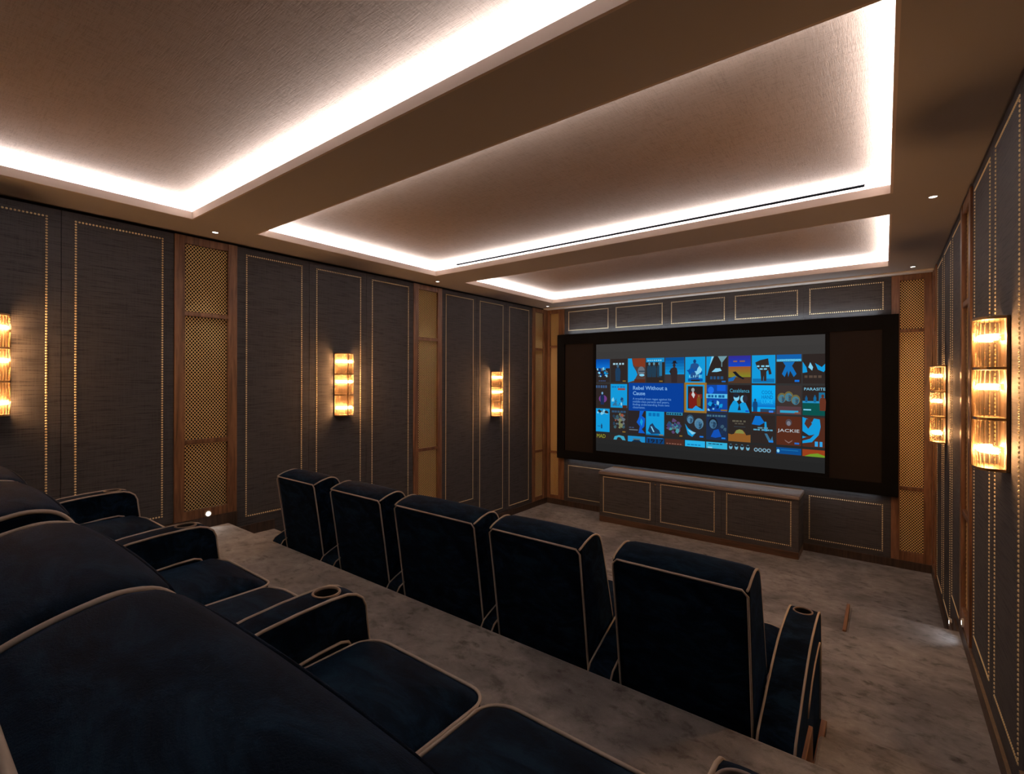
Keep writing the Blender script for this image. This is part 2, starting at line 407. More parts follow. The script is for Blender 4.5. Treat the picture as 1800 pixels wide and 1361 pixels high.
def pbox(bm, P, a0, a1, z0, z1, o0, o1):
    vs = [bm.verts.new(P(a, z, o)) for o in (o0, o1) for (a, z) in ((a0,z0),(a1,z0),(a1,z1),(a0,z1))]
    for f in ((3,2,1,0),(4,5,6,7),(0,1,5,4),(1,2,6,5),(2,3,7,6),(3,0,4,7)): bm.faces.new([vs[i] for i in f])
def mesh_column(label, P, a0, a1, zfloor, rails, mtop, mbot, stile=0.077, ml=None, mr=None, group=None):
    c0 = P((a0+a1)/2, zfloor, -.03)
    t = thing('brass_mesh_column', c0, label, 'panel', group)
    O = Vector(c0)
    def Q(a, z, o): return tuple(Vector(P(a, z, o)) - O)
    ml = a0+stile if ml is None else ml; mr = a1-stile if mr is None else mr
    ztop = 3.30
    def part(name, *b, m=M['walnut']):
        bm = bmesh.new(); pbox(bm, Q, *b); bmesh.ops.recalc_face_normals(bm, faces=bm.faces[:])
        bmesh.ops.bevel(bm, geom=bm.edges[:], offset=0.002, segments=1, affect='EDGES')
        return link(name, bm, m, t)
    part('stile', a0+.002, ml, zfloor, ztop, -.03, .010); part('stile', mr, a1-.002, zfloor, ztop, -.03, .010)
    part('rail', ml, mr, mtop, ztop, -.03, .006); part('rail', ml, mr, zfloor, mbot, -.03, .006)
    for z in rails: part('rail', ml, mr, z-.019, z+.019, -.03, .004)
    edges = [mbot] + [v for z in sorted(rails) for v in (z-.019, z+.019)] + [mtop]
    for i in range(0, len(edges), 2):
        stuff(link('brass_mesh', lattice(Q, ml, mr, edges[i], edges[i+1]), M['mesh'], t)) if False else link('brass_mesh', lattice(lambda a, z, o: Q(a, z, o-.020), ml, mr, edges[i], edges[i+1]), M['mesh'], t)
    bm = bmesh.new(); pbox(bm, Q, ml, mr, mbot, mtop, -.0299, -.028); bmesh.ops.recalc_face_normals(bm, faces=bm.faces[:])
    link('backing_cloth', bm, M['backcloth'], t)
    return t
PL = lambda a, z, o: (XL+o, a, z)
PR = lambda a, z, o: (XR-o, a, z)
PF = lambda a, z, o: (a, YF-o, z)
GR = None
mesh_column('walnut framed brass mesh column on the left wall behind the back row, nearest the camera', PL, 1.482, 1.97, RP+BBH, [2.655, 1.58], 3.237, 1.003)
mesh_column('walnut framed brass mesh column in the middle of the left wall, between two sconces', PL, 4.028, 4.513, FP+BBH, [2.622, 1.225], 3.237, .582)
mesh_column('narrow walnut framed brass mesh column at the far end of the left wall, by the corner', PL, 6.575, 7.028, BBH, [2.62, .91], 3.237, .148, ml=6.66, mr=6.905)
mesh_column('walnut framed brass mesh column in the middle of the right wall, behind the large sconce', PR, 4.06, 4.55, FP+BBH, [2.622, 1.225], 3.237, .582)
mesh_column('walnut framed brass mesh column at the far end of the right wall, beside the screen corner', PR, 6.575, 7.028, BBH, [2.62, .91], 3.237, .148, ml=6.66, mr=6.905)
mesh_column('walnut framed brass mesh column left of the projection screen', PF, -4.612, -4.27, BBH, [2.67, .877], 3.237, .148, ml=-4.555, mr=-4.385)
mesh_column('walnut framed brass mesh column right of the projection screen', PF, .056, .42, BBH, [2.673, .902], 3.237, .194, ml=.136, mr=.344)

# screen wall panels
FX = [-4.27, -3.404, -2.533, -1.668, -.805, .056]
UP = [(-4.19, -3.473), (-3.335, -2.602), (-2.464, -1.739), (-1.598, -.873), (-.738, -.018)]
for i in range(5):
    bm = boxm(FX[i]+.0008, FX[i+1]-.0008, YF, YF+.03, BBH, 3.298)
    pn = link('wall_panel', bm, M['cloth_x'], wf)
    rects = [(UP[i][0], UP[i][1], 2.932, 3.240)]
    if i in (0, 4): rects.append((UP[i][0], UP[i][1], .155, .682))
    nailtrim(pn, PF, rects, pitch=0.021)
struct(link('baseboard_front', boxm(XL, XR, YF-.016, YF+.03, 0, BBH, bev=.002), M['darkwood']))

# ------------------------------------------------------------------ projection screen
YS = 6.935
scr = thing('projection_screen', ((-4.356+.125)/2, YF-.002, .807), 'wide black framed projection screen showing a wall of film posters', 'screen')
so = Vector(scr.location)
def sl(bm):
    bmesh.ops.translate(bm, verts=bm.verts[:], vec=-so); return bm
bm = bmesh.new()
X0, X1, Z0, Z1 = -4.356, .125, .807, 2.858
a0, a1, b0, b1 = -4.212, -.024, .945, 2.693
box(bm, X0, a0, YS, YF-.002, Z0, Z1); box(bm, a1, X1, YS, YF-.002, Z0, Z1)
box(bm, a0, a1, YS, YF-.002, Z0, b0); box(bm, a0, a1, YS, YF-.002, b1, Z1)
link('screen_frame', sl(bm), M['black'], scr)
link('masking_panel', sl(boxm(a0, -3.687, YS+.02, YF-.01, b0, b1)), M['mask'], scr)
link('masking_panel', sl(boxm(-.526, a1, YS+.02, YF-.01, b0, b1)), M['mask'], scr)
bm = bmesh.new()
PX0, PX1, PZ0, PZ1 = -3.630, -.570, 2.112-1.122, 2.112+.556
box(bm, -3.687, PX0, YS+.005, YF-.01, b0, b1); box(bm, PX1, -.526, YS+.005, YF-.01, b0, b1)
box(bm, PX0, PX1, YS+.005, YF-.01, b0, PZ0); box(bm, PX0, PX1, YS+.005, YF-.01, PZ1, b1)
link('masking_border', sl(bm), M['black'], scr)

def s2l(c):
    return tuple(((x/255)/12.92 if x/255 <= .04045 else ((x/255+.055)/1.055)**2.4) for x in c)
class Flat:
    """coloured flat shapes lying on the screen, later shapes a hair nearer"""
    def __init__(s): s.v = []; s.f = []; s.c = []; s.layer = 0
    def poly(s, pts, col):
        s.layer += 1; n = len(s.v); y = -0.0002*s.layer
        s.v += [(p[0], y, p[1]) for p in pts]; s.f.append(list(range(n, n+len(pts)))); s.c.append(s2l(col))
    def rect(s, x0, z0, x1, z1, col): s.poly([(x0,z0),(x1,z0),(x1,z1),(x0,z1)], col)
    def ell(s, x, z, rx, rz, col, n=14): s.poly([(x+rx*math.cos(2*PI*k/n), z+rz*math.sin(2*PI*k/n)) for k in range(n)], col)
    def grad(s, x0, z0, x1, z1, c0, c1, n=6):
        for i in range(n):
            t = i/(n-1); c = tuple(a+(b-a)*t for a, b in zip(c0, c1))
            s.rect(x0, z0+(z1-z0)*i/n, x1, z0+(z1-z0)*(i+1)/n, c)
    def text(s, body, x, z, size, col, width=None, align='CENTER', bold=0.0):
        cu = bpy.data.curves.new('t', 'FONT'); cu.body = body; cu.size = size; cu.align_x = align; cu.offset = bold*size
        cu.resolution_u = 2
        o = bpy.data.objects.new('t', cu); C.objects.link(o)
        dg = bpy.context.evaluated_depsgraph_get(); me = bpy.data.meshes.new_from_object(o.evaluated_get(dg))
        bpy.data.objects.remove(o); bpy.data.curves.remove(cu)
        k = 1.0
        if width and len(me.vertices):
            xs = [v.co.x for v in me.vertices]; ww = max(xs)-min(xs)
            if ww > 0: k = width/ww
        s.layer += 1; n = len(s.v); y = -0.0002*s.layer
        s.v += [(x+v.co.x*k, y, z+v.co.y) for v in me.vertices]
        for p in me.polygons: s.f.append([n+i for i in p.vertices]); s.c.append(s2l(col))
        bpy.data.meshes.remove(me)
    def figure(s, x, z, h, col, head=None, wide=1.0):
        w_ = h*.16*wide
        s.poly([(x-w_*.9, z), (x-w_*1.05, z+h*.55), (x-w_*.85, z+h*.74), (x-w_*.25, z+h*.80), (x+w_*.25, z+h*.80), (x+w_*.85, z+h*.74), (x+w_*1.05, z+h*.55), (x+w_*.9, z)], col)
        s.ell(x, z+h*.89, h*.075, h*.10, head or col)
    def face(s, x, z, r, col, hair, shade):
        s.ell(x, z+r*.15, r*1.02, r*1.25, hair); s.ell(x, z-r*.1, r*.80, r*1.05, col)
        s.poly([(x, z+r*.5), (x+r*.7, z+r*.2), (x+r*.5, z-r*.8), (x, z-r*1.05)], shade)
        s.rect(x-r*.45, z+.12*r, x-r*.12, z+.24*r, hair); s.rect(x+r*.12, z+.12*r, x+r*.45, z+.24*r, hair); s.rect(x-r*.2, z-.55*r, x+r*.25, z-.45*r, hair)
    def build(s, name, parent, loc):
        me = bpy.data.meshes.new(name); me.from_pydata(s.v, [], s.f); me.materials.append(M['screen'])
        ca = me.color_attributes.new('Col', 'FLOAT_COLOR', 'CORNER'); i = 0
        for fc, c in zip(s.f, s.c):
            for _ in fc: ca.data[i].color = (*c, 1); i += 1
        return link(name, me, None, parent, loc=loc)
CY, BL, DB, BR, DK, GD, RD, LC, GY = (20,152,216), (10,92,178), (8,48,110), (84,42,28), (46,38,36), (135,104,42), (128,56,32), (130,205,235), (100,110,120)
pic_loc = Vector((PX0, YS+.004, PZ0)) - so
PW, PH = PX1-PX0, PZ1-PZ0
fl = Flat(); fl.grad(0, 0, PW, PH, (36, 36, 36), (60, 58, 57), 14)
picture = fl.build('picture', scr, pic_loc)
COLX = [-3.630, -3.378, -3.092, -2.806, -2.519, -2.233, -1.946, -1.660, -1.374, -1.088, -.803]
PIT, PWD, PHT = .2863, .272, .362
ROWT = [2.112+.322, 2.112-.066, 2.112-.452, 2.112-.846]

def bars(f, x0, z, wid, n, h, col):
    x = x0
    for i in range(n):
        ww = wid/n*random.uniform(.55, .9); f.rect(x, z, x+ww, z+h, col); x += wid/n
def blotch(f, x0, z0, x1, z1, cols, n, rmin=.02, rmax=.05):
    for i in range(n):
        x = random.uniform(x0, x1); z = random.uniform(z0, z1); r = random.uniform(rmin, rmax); k = random.randint(5, 8)
        a = random.uniform(0, 6.28)
        f.poly([(min(max(x+r*random.uniform(.4, 1.2)*math.cos(a+2*PI*j/k), 0), x1+.02), min(max(z+r*random.uniform(.4, 1.3)*math.sin(a+2*PI*j/k), 0), PHT)) for j in range(k)], random.choice(cols))
W_, H_ = PWD, PHT
def poster(r, c, f, W):
    if r == 0:
        if c == 0: f.rect(0,0,W,H_,DK); f.grad(0,.22,W,H_,(15,110,205),(8,72,160)); blotch(f,.02,.08,W-.04,.22,[CY,LC,GY,DB],22,.01,.03); bars(f,.05,.015,.13,4,.015,(60,80,120))
        if c == 1: f.rect(0,0,W,H_,DK); bars(f,.04,.27,.2,4,.028,(160,200,215)); f.figure(.12,.02,.26,(30,60,90),(60,95,120)); f.rect(.2,.012,.25,.03,GD)
        if c == 2:
            f.rect(0,0,W,H_,(80,62,58)); f.poly([(0,.0),(0,H_),(.06,H_),(.08,.25),(.13,.17),(.15,.12),(.10,.03),(.0,.0)],CY); f.poly([(.07,H_),(W,H_),(W,.23),(.11,.24),(.08,.28)],RD)
            f.ell(.21,.17,.055,.07,GY); f.rect(.17,.16,.27,.175,(40,60,80)); f.ell(.22,.11,.04,.018,LC); f.rect(.1,0,W,.05,BR)
        if c == 3:
            f.rect(0,0,W,H_,DK); f.rect(0,.30,W,H_,(25,140,200)); bars(f,.02,.315,.22,7,.02,LC)
            for x in (.05,.12,.2): f.figure(x,.08,.22,(35,60,80),(90,140,160))
            f.rect(.2,.1,.24,.3,(40,110,150)); f.rect(.2,.012,.25,.03,GD)
        if c == 4:
            f.grad(0,.1,W,H_,(20,150,215),(10,80,150)); f.rect(0,0,W,.12,(60,52,55)); f.figure(.13,.0,.28,(50,40,42)); f.poly([(.085,.275),(.185,.275),(.16,.29),(.155,.315),(.115,.315),(.11,.29)],(30,28,34))
            f.poly([(.09,.1),(.06,.16),(.09,.22)],(40,35,38))
        if c == 5: f.rect(0,0,W,H_,CY); f.figure(.13,.06,.27,(35,80,140),(25,60,110),1.4); blotch(f,.05,.14,.22,.2,[(15,80,160),LC],8); f.text('LIFE',.14,.075,.045,LC,.17); f.rect(.04,.02,.24,.06,(12,80,160)); f.rect(.08,.02,.2,.045,DK)
        if c == 6:
            f.rect(0,0,W,H_,DK); f.poly([(0,H_),(.09,H_),(.03,.18),(.01,.1),(0,.1)],CY); f.poly([(.07,H_),(.10,H_),(.04,.22)],LC); f.poly([(.15,H_),(.27,H_),(.20,.27)],(110,150,160)); f.rect(.195,.22,.205,.28,(110,150,160))
            f.poly([(.07,.15),(.12,.2),(.18,.2),(.2,.165),(.14,.15)],LC); bars(f,.05,.05,.18,4,.04,(40,80,120)); f.rect(.2,.012,.25,.03,(30,110,200))
        if c == 7:
            f.grad(0,.22,W,H_,(20,70,190),(50,45,150)); f.grad(0,.08,W,.22,(130,130,40),(150,85,45)); f.rect(0,0,W,.08,(80,55,40)); bars(f,.06,.28,.16,2,.018,(140,95,70))
            f.poly([(.05,.15),(.09,.155),(.14,.10),(.2,.06),(.18,.05),(.1,.09)],(25,25,35)); f.poly([(0,.06),(.1,.10),(.06,.03),(0,.02)],(30,100,170))
        if c == 8:
            f.rect(0,0,W,H_,CY); f.rect(.01,.01,W-.01,.06,(20,110,170)); f.poly([(.04,.27),(.10,.30),(.19,.32),(.2,.24),(.22,.17),(.23,.12),(.2,.11),(.19,.17),(.17,.15),(.17,.03),(.14,.03),(.14,.10),(.13,.03),(.11,.03),(.10,.16),(.06,.2)],(52,42,38))
            bars(f,.06,.21,.15,3,.02,LC); bars(f,.09,.175,.1,2,.018,LC)
        if c == 9:
            f.rect(0,0,W,H_,DK); f.rect(0,.28,W,H_,(20,95,170)); f.rect(0,.275,W,.305,(60,170,215)); f.poly([(.07,.27),(.2,.27),(.17,.22),(.22,.12),(.19,.08),(.15,.16),(.13,.08),(.12,.16),(.09,.08),(.06,.12),(.1,.22)],(20,110,185))
            f.text('LIGHTSTREAM',.136,.28,.035,LC,.24); f.rect(.2,.02,.25,.045,(20,110,215))
        if c == 10:
            f.rect(0,0,W,H_,DK); f.poly([(0,.13),(0,.27),(.04,.2),(.05,.14)],CY); f.poly([(.06,.2),(.08,.26),(.11,.2),(.1,.16)],LC); f.poly([(.13,.25),(.16,.17),(.22,.14),(W,.16),(W,.24),(.2,.2)],CY); bars(f,.02,.07,.19,4,.03,(85,70,60))
    if r == 1:
        if c == 0: f.rect(0,0,W,H_,DK); bars(f,.0,.30,.2,5,.04,(60,90,130)); f.ell(.12,.13,.07,.06,(110,60,130)); f.figure(.11,.04,.2,(30,45,80),(120,170,210))
        if c == 1: f.rect(0,0,W,H_,CY); bars(f,.02,.31,.23,5,.015,(15,90,170)); f.rect(.12,.27,.24,.30,(140,70,70)); blotch(f,.04,.03,.2,.14,[(30,70,120),(50,110,150),LC],16,.01,.04); f.rect(.2,0,W,.04,BR)
        if c == 6:
            f.rect(0,0,W,H_,(18,70,160)); f.ell(.06,.29,.04,.05,(30,110,230)); f.rect(.14,.28,.25,H_,(20,90,210)); f.rect(0,.18,W,.24,(90,190,235)); bars(f,.02,.19,.23,5,.035,(20,90,150)); blotch(f,.03,.02,.22,.16,[BL,CY,DB,LC],16,.015,.04); f.rect(.19,.01,W,.03,GD)
        if c == 7:
            f.rect(0,0,W,H_,(40,32,32)); f.text('Casablanca',.136,.265,.07,(70,165,200),.24)
            f.poly([(.0,.0),(.02,.08),(.06,.15),(.09,.17),(.13,.1),(.17,.14),(.21,.13),(.25,.04),(.26,0)],CY); f.ell(.10,.20,.036,.05,LC); f.ell(.095,.225,.036,.03,(30,40,55)); f.ell(.18,.18,.034,.046,LC); f.ell(.205,.185,.03,.052,(45,42,52)); f.poly([(.115,.03),(.135,.12),(.155,.03)],(30,40,60)); f.rect(.21,.012,.25,.03,(20,70,190))
        if c == 8:
            f.rect(0,0,W,H_,(15,170,240)); f.grad(0,.08,W,.2,(15,120,200),(15,165,238),4)
            for i, t in enumerate(('COOL','HAND','LUKE')): f.text(t,.18,.25-.06*i,.065,(10,90,165) if i < 2 else (40,190,250),.13)
            f.figure(.04,.02,.17,(20,70,120),(40,60,80)); f.rect(.1,.02,W,.06,(40,70,100)); f.rect(.0,0,W,.02,BR); f.rect(.2,.015,.25,.04,(60,130,230))
        if c == 9:
            f.rect(0,0,W,H_,(60,50,48)); 
            for x, z in ((.06,.2),(.135,.22),(.21,.18)): f.face(x,z,.05,(70,120,140),(110,100,60),(50,80,100))
            f.rect(0,.0,W,.1,(85,60,65)); f.rect(.04,.02,.24,.05,(50,160,200)); f.rect(.2,.018,.26,.03,(150,90,50))
        if c == 10:
            f.rect(0,0,W,H_,DK); f.rect(0,0,W,.16,(12,80,75)); f.rect(0,.15,.2,.175,(40,140,190)); f.text('PARASITE',.126,.305,.048,LC,.22); f.rect(.17,.17,W,.28,(30,110,150)); f.figure(.21,.06,.2,(100,50,35)); f.figure(.04,.16,.08,(20,90,140)); f.figure(.13,.16,.09,(20,100,150)); f.rect(.01,.06,.09,.075,LC)
    if r == 2:
        if c == 0: f.rect(0,0,W,H_,CY); blotch(f,.03,.29,.2,.34,[(40,60,80),DK,LC],12,.015,.035); f.figure(.1,.05,.08,(30,70,110)); f.rect(.03,.08,.08,.09,(30,90,150))
        if c == 1: f.rect(0,0,W,H_,DK); bars(f,.02,.31,.24,5,.03,(50,80,110)); blotch(f,.04,.08,.24,.28,[GY,(120,125,90),(150,80,60),(40,60,80),(60,90,100)],32,.012,.035); f.rect(.2,.012,.25,.03,GD)
        if c == 2: f.rect(0,0,W,H_,(42,36,38)); f.poly([(.19,H_),(.26,H_),(.22,.28),(W,.24),(.26,.12),(.22,.08),(W,.02),(.17,.02),(.19,.12),(.14,.18),(.18,.26)],(15,90,200)); f.poly([(.21,.24),(.24,.2),(.22,.12),(.19,.18)],CY); f.rect(.02,.055,.16,.07,GY); bars(f,.02,.09,.09,2,.012,(70,90,130))
        if c == 3:
            f.rect(0,0,W,H_,CY); bars(f,.04,.28,.18,3,.05,(12,110,180)); f.poly([(.03,.06),(.06,.15),(.1,.18),(.14,.12),(.2,.08),(.22,.03),(.08,.02)],(30,60,95)); f.poly([(.07,.13),(.09,.13),(.13,.05),(.11,.05)],LC); f.rect(.0,0,W,.02,(15,100,160)); f.rect(.2,.005,.26,.02,GD)
        if c == 4: f.rect(0,0,W,H_,DK); f.rect(.02,.31,.25,.35,(50,140,170)); bars(f,.03,.315,.21,6,.026,(20,60,90)); blotch(f,.05,.05,.22,.24,[(70,150,160),(90,110,120),(90,70,110),(40,80,110),(60,60,110)],30,.015,.04); f.rect(.21,.012,.25,.03,GD)
        if c == 5:
            f.rect(0,0,W,H_,(42,40,44)); f.face(.07,.26,.05,(80,130,165),(50,75,95),(45,80,110)); f.face(.19,.2,.06,(70,120,155),(90,130,155),(40,70,95)); f.poly([(.0,.2),(.04,.14),(.14,.07),(.1,.02),(.04,.05)],CY); f.poly([(.03,.12),(.15,.08),(.1,.05)],LC); f.rect(.2,.02,.25,.04,(30,120,220))
        if c == 6:
            f.rect(0,0,W,H_,(30,45,75)); bars(f,.01,.315,.25,7,.025,(70,110,130)); f.face(.09,.22,.06,(70,110,140),(25,30,40),(40,70,100)); f.poly([(.1,.13),(.16,.15),(.2,.05),(.12,.03),(.06,.04)],(20,80,180)); blotch(f,.17,.08,.25,.2,[(60,90,110),(30,50,80)],8,.015,.03); f.rect(.2,.02,.25,.04,(30,120,220))
        if c == 7:
            f.rect(0,0,W,H_,(44,38,36)); bars(f,.05,.26,.18,4,.022,(95,90,75)); bars(f,.08,.23,.12,3,.016,(85,80,70)); f.rect(.07,.195,.21,.2,(60,75,85))
            f.poly([(0,0),(0,.1),(.04,.09),(.07,.1),(.09,.14),(.13,.16),(.17,.16),(.2,.13),(.22,.09),(W,.1),(W,0)],(140,90,40)); f.poly([(.08,.11),(.1,.15),(.14,.165),(.18,.15),(.2,.11)],(130,135,70))
        if c == 8:
            f.rect(0,0,W,H_,DK); f.poly([(0,.24),(.04,.35),(.1,.35),(.15,.27),(.09,.23)],(15,110,200)); f.poly([(.15,.28),(.17,.28),(.18,.16),(.15,.16)],CY); bars(f,.07,.19,.14,2,.018,(90,140,160)); bars(f,.02,.165,.24,5,.018,(90,160,190)); f.poly([(.15,.13),(.18,.13),(.22,.05),(.24,.1),(.25,.03),(.2,.02)],(60,110,140)); f.rect(.2,.02,.25,.045,(30,130,225))
        if c == 9:
            f.rect(0,0,W,H_,BR); f.ell(.136,.285,.035,.045,(80,70,75)); f.ell(.136,.275,.022,.03,(120,120,130)); f.text('JACKIE',.136,.165,.055,(190,200,205),.24); f.poly([(.09,.07),(.136,.04),(.18,.07),(.17,.05),(.136,.025),(.1,.05)],(130,100,95)); f.rect(.2,.02,.25,.04,(40,110,200))
        if c == 10:
            f.rect(0,0,W,H_,(80,42,30)); f.poly([(0,.1),(0,H_),(.06,.34),(.1,.3),(.12,.35),(.18,.34),(.19,.25),(.17,.15),(.1,.06),(0,.04),(0,.07),(.08,.1),(.13,.16)],CY); f.poly([(.02,.28),(.06,.22),(.1,.28),(.08,.34),(.04,.34)],(80,48,40)); f.poly([(0,.19),(.07,.14),(.12,.15),(.04,.12),(0,.13)],DK); bars(f,.13,.01,.1,2,.06,(50,160,225))
    if r == 3:
        h = .085; f.rect(0,H_-h,W,H_,DK)
        z = H_-h
        if c == 0: f.text('MAD',.09,z+.02,.085,(150,150,40),.15)
        if c == 1: f.poly([(.05,z+.01),(.07,z+.06),(.14,z+.082),(.22,z+.07),(.25,z+.01),(.2,z+.01),(.16,z+.05),(.12,z+.05),(.1,z+.01)],(60,160,190))
        if c == 2: f.rect(0,z,W,H_,(30,140,200)); f.poly([(.06,z),(.1,z+.03),(.18,z+.03),(.22,z)],(25,40,60)); f.rect(.08,z+.03,.2,z+.05,(80,110,120))
        if c == 3: f.rect(0,z,W,H_,(15,65,120)); f.text('1917',.136,z+.006,.085,(24,30,44),.23,bold=.02); f.rect(.02,z+.07,.25,z+.084,(20,100,170))
        if c == 4: f.rect(0,z,W,H_,(75,42,34)); bars(f,.02,z+.012,.23,6,.012,(140,95,80))
        if c == 5: f.rect(0,z,W,H_,(40,175,230)); bars(f,.03,z+.02,.2,4,.014,(15,110,170))
        if c == 6: f.rect(0,z,W,H_,(50,175,215)); bars(f,.03,z+.055,.2,4,.012,(20,60,90)); f.rect(.02,z,.08,z+.02,LC)
        if c == 7:
            for x in (.03,.1,.17,.24): f.ell(x,z+.045,.022,.036,(110,170,195)); f.ell(x,z+.06,.02,.016,(30,40,50))
        if c == 8:
            for x in (.05,.1,.15,.2): f.ell(x,z+.03,.024,.026,(120,160,180)); f.ell(x,z+.03,.012,.014,DK)
        if c == 9: f.rect(0,z+.004,W,H_,(14,75,140)); f.ell(.02,z+.04,.016,.022,LC); f.rect(.05,z+.05,.24,z+.06,(25,110,170))
        if c == 10: f.rect(0,z,W,H_,(150,62,28)); f.poly([(.02,z),(.08,z+.03),(.16,z+.045),(W,z+.02),(W,z)],(110,150,40))
for r in range(4):
    for c in range(11):
        if r == 1 and c in (2, 3, 4, 5): continue
        f = Flat(); W = PWD
        if c == 0: W = .235
        if c == 10: W = .233
        poster(r, c, f, W)
        if f.f: f.build('film_poster', picture, Vector((COLX[c]-PX0, -.0036, ROWT[r]-PHT-PZ0)))
# highlighted film: blue text panel and gold framed poster
f = Flat(); wI, hI = .823, .415
f.rect(0, 0, wI, hI, (10, 62, 150))
f.text('Rebel Without a', .065, .315, .078, (120,170,225), align='LEFT', bold=.02); f.text('Cause', .065, .235, .078, (120,170,225), align='LEFT', bold=.02)
for i, t in enumerate(('A troubled teen rages against his', 'middle-class parents and peers,', 'finding understanding from two', 'classmates.')):
    f.text(t, .065, .165-.043*i, .044, (95,145,210), align='LEFT', bold=.012)
f.build('text_panel', picture, Vector((-3.080-PX0, -.0040, 2.112-.462-PZ0)))
f = Flat(); f.rect(0, 0, .305, .42, (150, 110, 42)); f.rect(.03, .03, .275, .39, CY); f.rect(.05, .055, .255, .37, (48, 36, 34))
f.figure(.12, .06, .29, (120, 32, 26), (150, 160, 165), 1.2); f.poly([(.10,.25),(.12,.30),(.15,.25),(.13,.2)], (200,205,205)); f.rect(.17, .2, .24, .26, (120,40,30)); f.figure(.2, .09, .16, (120, 80, 30), (140,100,60)); f.poly([(.1,.04),(.16,.1),(.25,.05),(.25,.035),(.1,.03)], (40,150,220))
f.build('film_poster', picture, Vector((-2.246-PX0, -.0041, 2.112-.456-PZ0)))

# ------------------------------------------------------------------ cabinet under the screen
cab = thing('media_cabinet', (-2.097, 6.81, 0), 'long low media cabinet with studded doors under the projection screen', 'cabinet')
cx, cyy = -2.097, 6.81
CX0, CX1, CYF, CYB = -3.39, -.80, 6.592, YF-.001
def cb(bm): bmesh.ops.translate(bm, verts=bm.verts[:], vec=(-cx, -cyy, 0)); return bm
link('cabinet_body', cb(boxm(CX0, CX1, CYF+.018, CYB, .082, .70)), M['cloth_x'], cab)
link('plinth', cb(boxm(CX0, CX1, CYF, CYB, 0, .082, bev=.003)), M['plinth'], cab)
link('cabinet_top', cb(boxm(CX0-.01, CX1+.01, CYF-.02, CYB, .70, .748, bev=.012, seg=3)), M['cabtop'], cab)
link('back_glint_strip', cb(boxm(CX0+.02, CX1-.02, CYB-.03, CYB-.001, .748, .760)), M['brass'], cab)  # brass strip added to stand in for light reflected along the back edge
PC = lambda a, z, o: (a-cx, CYF-o-cyy, z)
for i, (na, nb) in enumerate(((-3.324, -2.606), (-2.454, -1.748), (-1.596, -.881))):
    d0, d1 = CX0+(CX1-CX0)*i/3, CX0+(CX1-CX0)*(i+1)/3
    dr = link('cabinet_door', cb(boxm(d0+.001, d1-.001, CYF, CYF+.018, .084, .698, bev=.001, seg=1)), M['cloth_x'], cab)
    nailtrim(dr, PC, [(na, nb, .150, .668)], pitch=.021)
bm = bmesh.new(); bmesh.ops.create_cone(bm, cap_ends=True, segments=12, radius1=.010, radius2=.010, depth=.006, matrix=Matrix.Translation((-2.53-cx, CYF-.003-cyy, .655)) @ Matrix.Rotation(PI/2, 4, 'X'))
link('lock', bm, M['brass'], cab)

# ------------------------------------------------------------------ cinema seats
RIM = 0.0047
def smooth_path(p, k=3):
    out = []
    for i in range(len(p)-1):
        a, b, c, d = p[max(i-1,0)], p[i], p[i+1], p[min(i+2,len(p)-1)]
        for j in range(k):
            t = j/k
            out.append(tuple(.5*((2*b[q]) + (-a[q]+c[q])*t + (2*a[q]-5*b[q]+4*c[q]-d[q])*t*t + (-a[q]+3*b[q]-3*c[q]+d[q])*t**3) for q in range(len(b))))
    return out + [p[-1]]
BACKP = [(.135, .05), (.124, .12), (.079, .41), (.04, .68), (0.0, .955), (.018, .968), (.05, .980), (.09, .990), (.13, .995), (.165, .989), (.188, .974), (.204, .950),
         (.222, .905), (.255, .80), (.292, .68), (.322, .58), (.345, .50), (.352, .42), (.345, .30), (.32, .12), (.30, .05)]
def back_mesh(wd):
    """back shell: side profile lofted across the width, pillowed top and front"""
    bm = bmesh.new(); N = 14; n = len(BACKP); st = []
    nor = []
    for i in range(n):
        a, b = Vector(BACKP[i-1]), Vector(BACKP[(i+1) % n]); t = (b-a).normalized(); nor.append(Vector((-t.y, t.x)))
    puff = [0, 0, 0, 0, 0, .25, .6, .9, 1, 1, 1, 1, 1, 1, 1, .9, .7, .5, .3, 0, 0]
    for s in range(N+1):
        u = -1 + 2*s/N; u = math.copysign(1-(1-abs(u))**1.6, u); x = u*wd/2
        ins = .010*max(0, (abs(u)-.93)/.07)
        ring = []
        for i, (y, z) in enumerate(BACKP):
            k = .008*(1-u**2)**.7*puff[i] - ins*(1 if i not in (0, n-1) else 0)
            ring.append(bm.verts.new((x, y+nor[i].x*k, z+nor[i].y*k)))
        st.append(ring)
    for a, b in zip(st, st[1:]):
        for i in range(n): bm.faces.new((a[i], a[(i+1) % n], b[(i+1) % n], b[i]))
    bm.faces.new(st[0]); bm.faces.new(st[-1][::-1])
    bmesh.ops.recalc_face_normals(bm, faces=bm.faces[:])
    me = bpy.data.meshes.new('backrest'); bm.to_mesh(me); bm.free()
    for p in me.polygons: p.use_smooth = len(p.vertices) == 4
    # keep the rear top edge crisp
    me.set_sharp_from_angle(angle=math.radians(50)); return me
def back_piping(wd, sides=(-1, 1)):
    bm = bmesh.new(); e = wd/2-.004
    rear = [(y-.002, z) for (y, z) in BACKP[:5]]
    pass
    path = [(-e, y, z) for (y, z) in rear[:-1]] + [(-e, rear[-1][0], rear[-1][1]-.02), (-e+.02, *rear[-1])] + [(e-.02, *rear[-1]), (e, rear[-1][0], rear[-1][1]-.02)] + [(e, y, z) for (y, z) in rear[:-1][::-1]]
    tube(bm, path, RIM)
    for s in sides:
        tube(bm, smooth_path([(s*(e-.003), rear[-1][0], rear[-1][1])] + [(s*e, y-(.004 if 7 < i else 0), z-.003) for i, (y, z) in enumerate(BACKP[5:17], 5)]), RIM)
    return bm
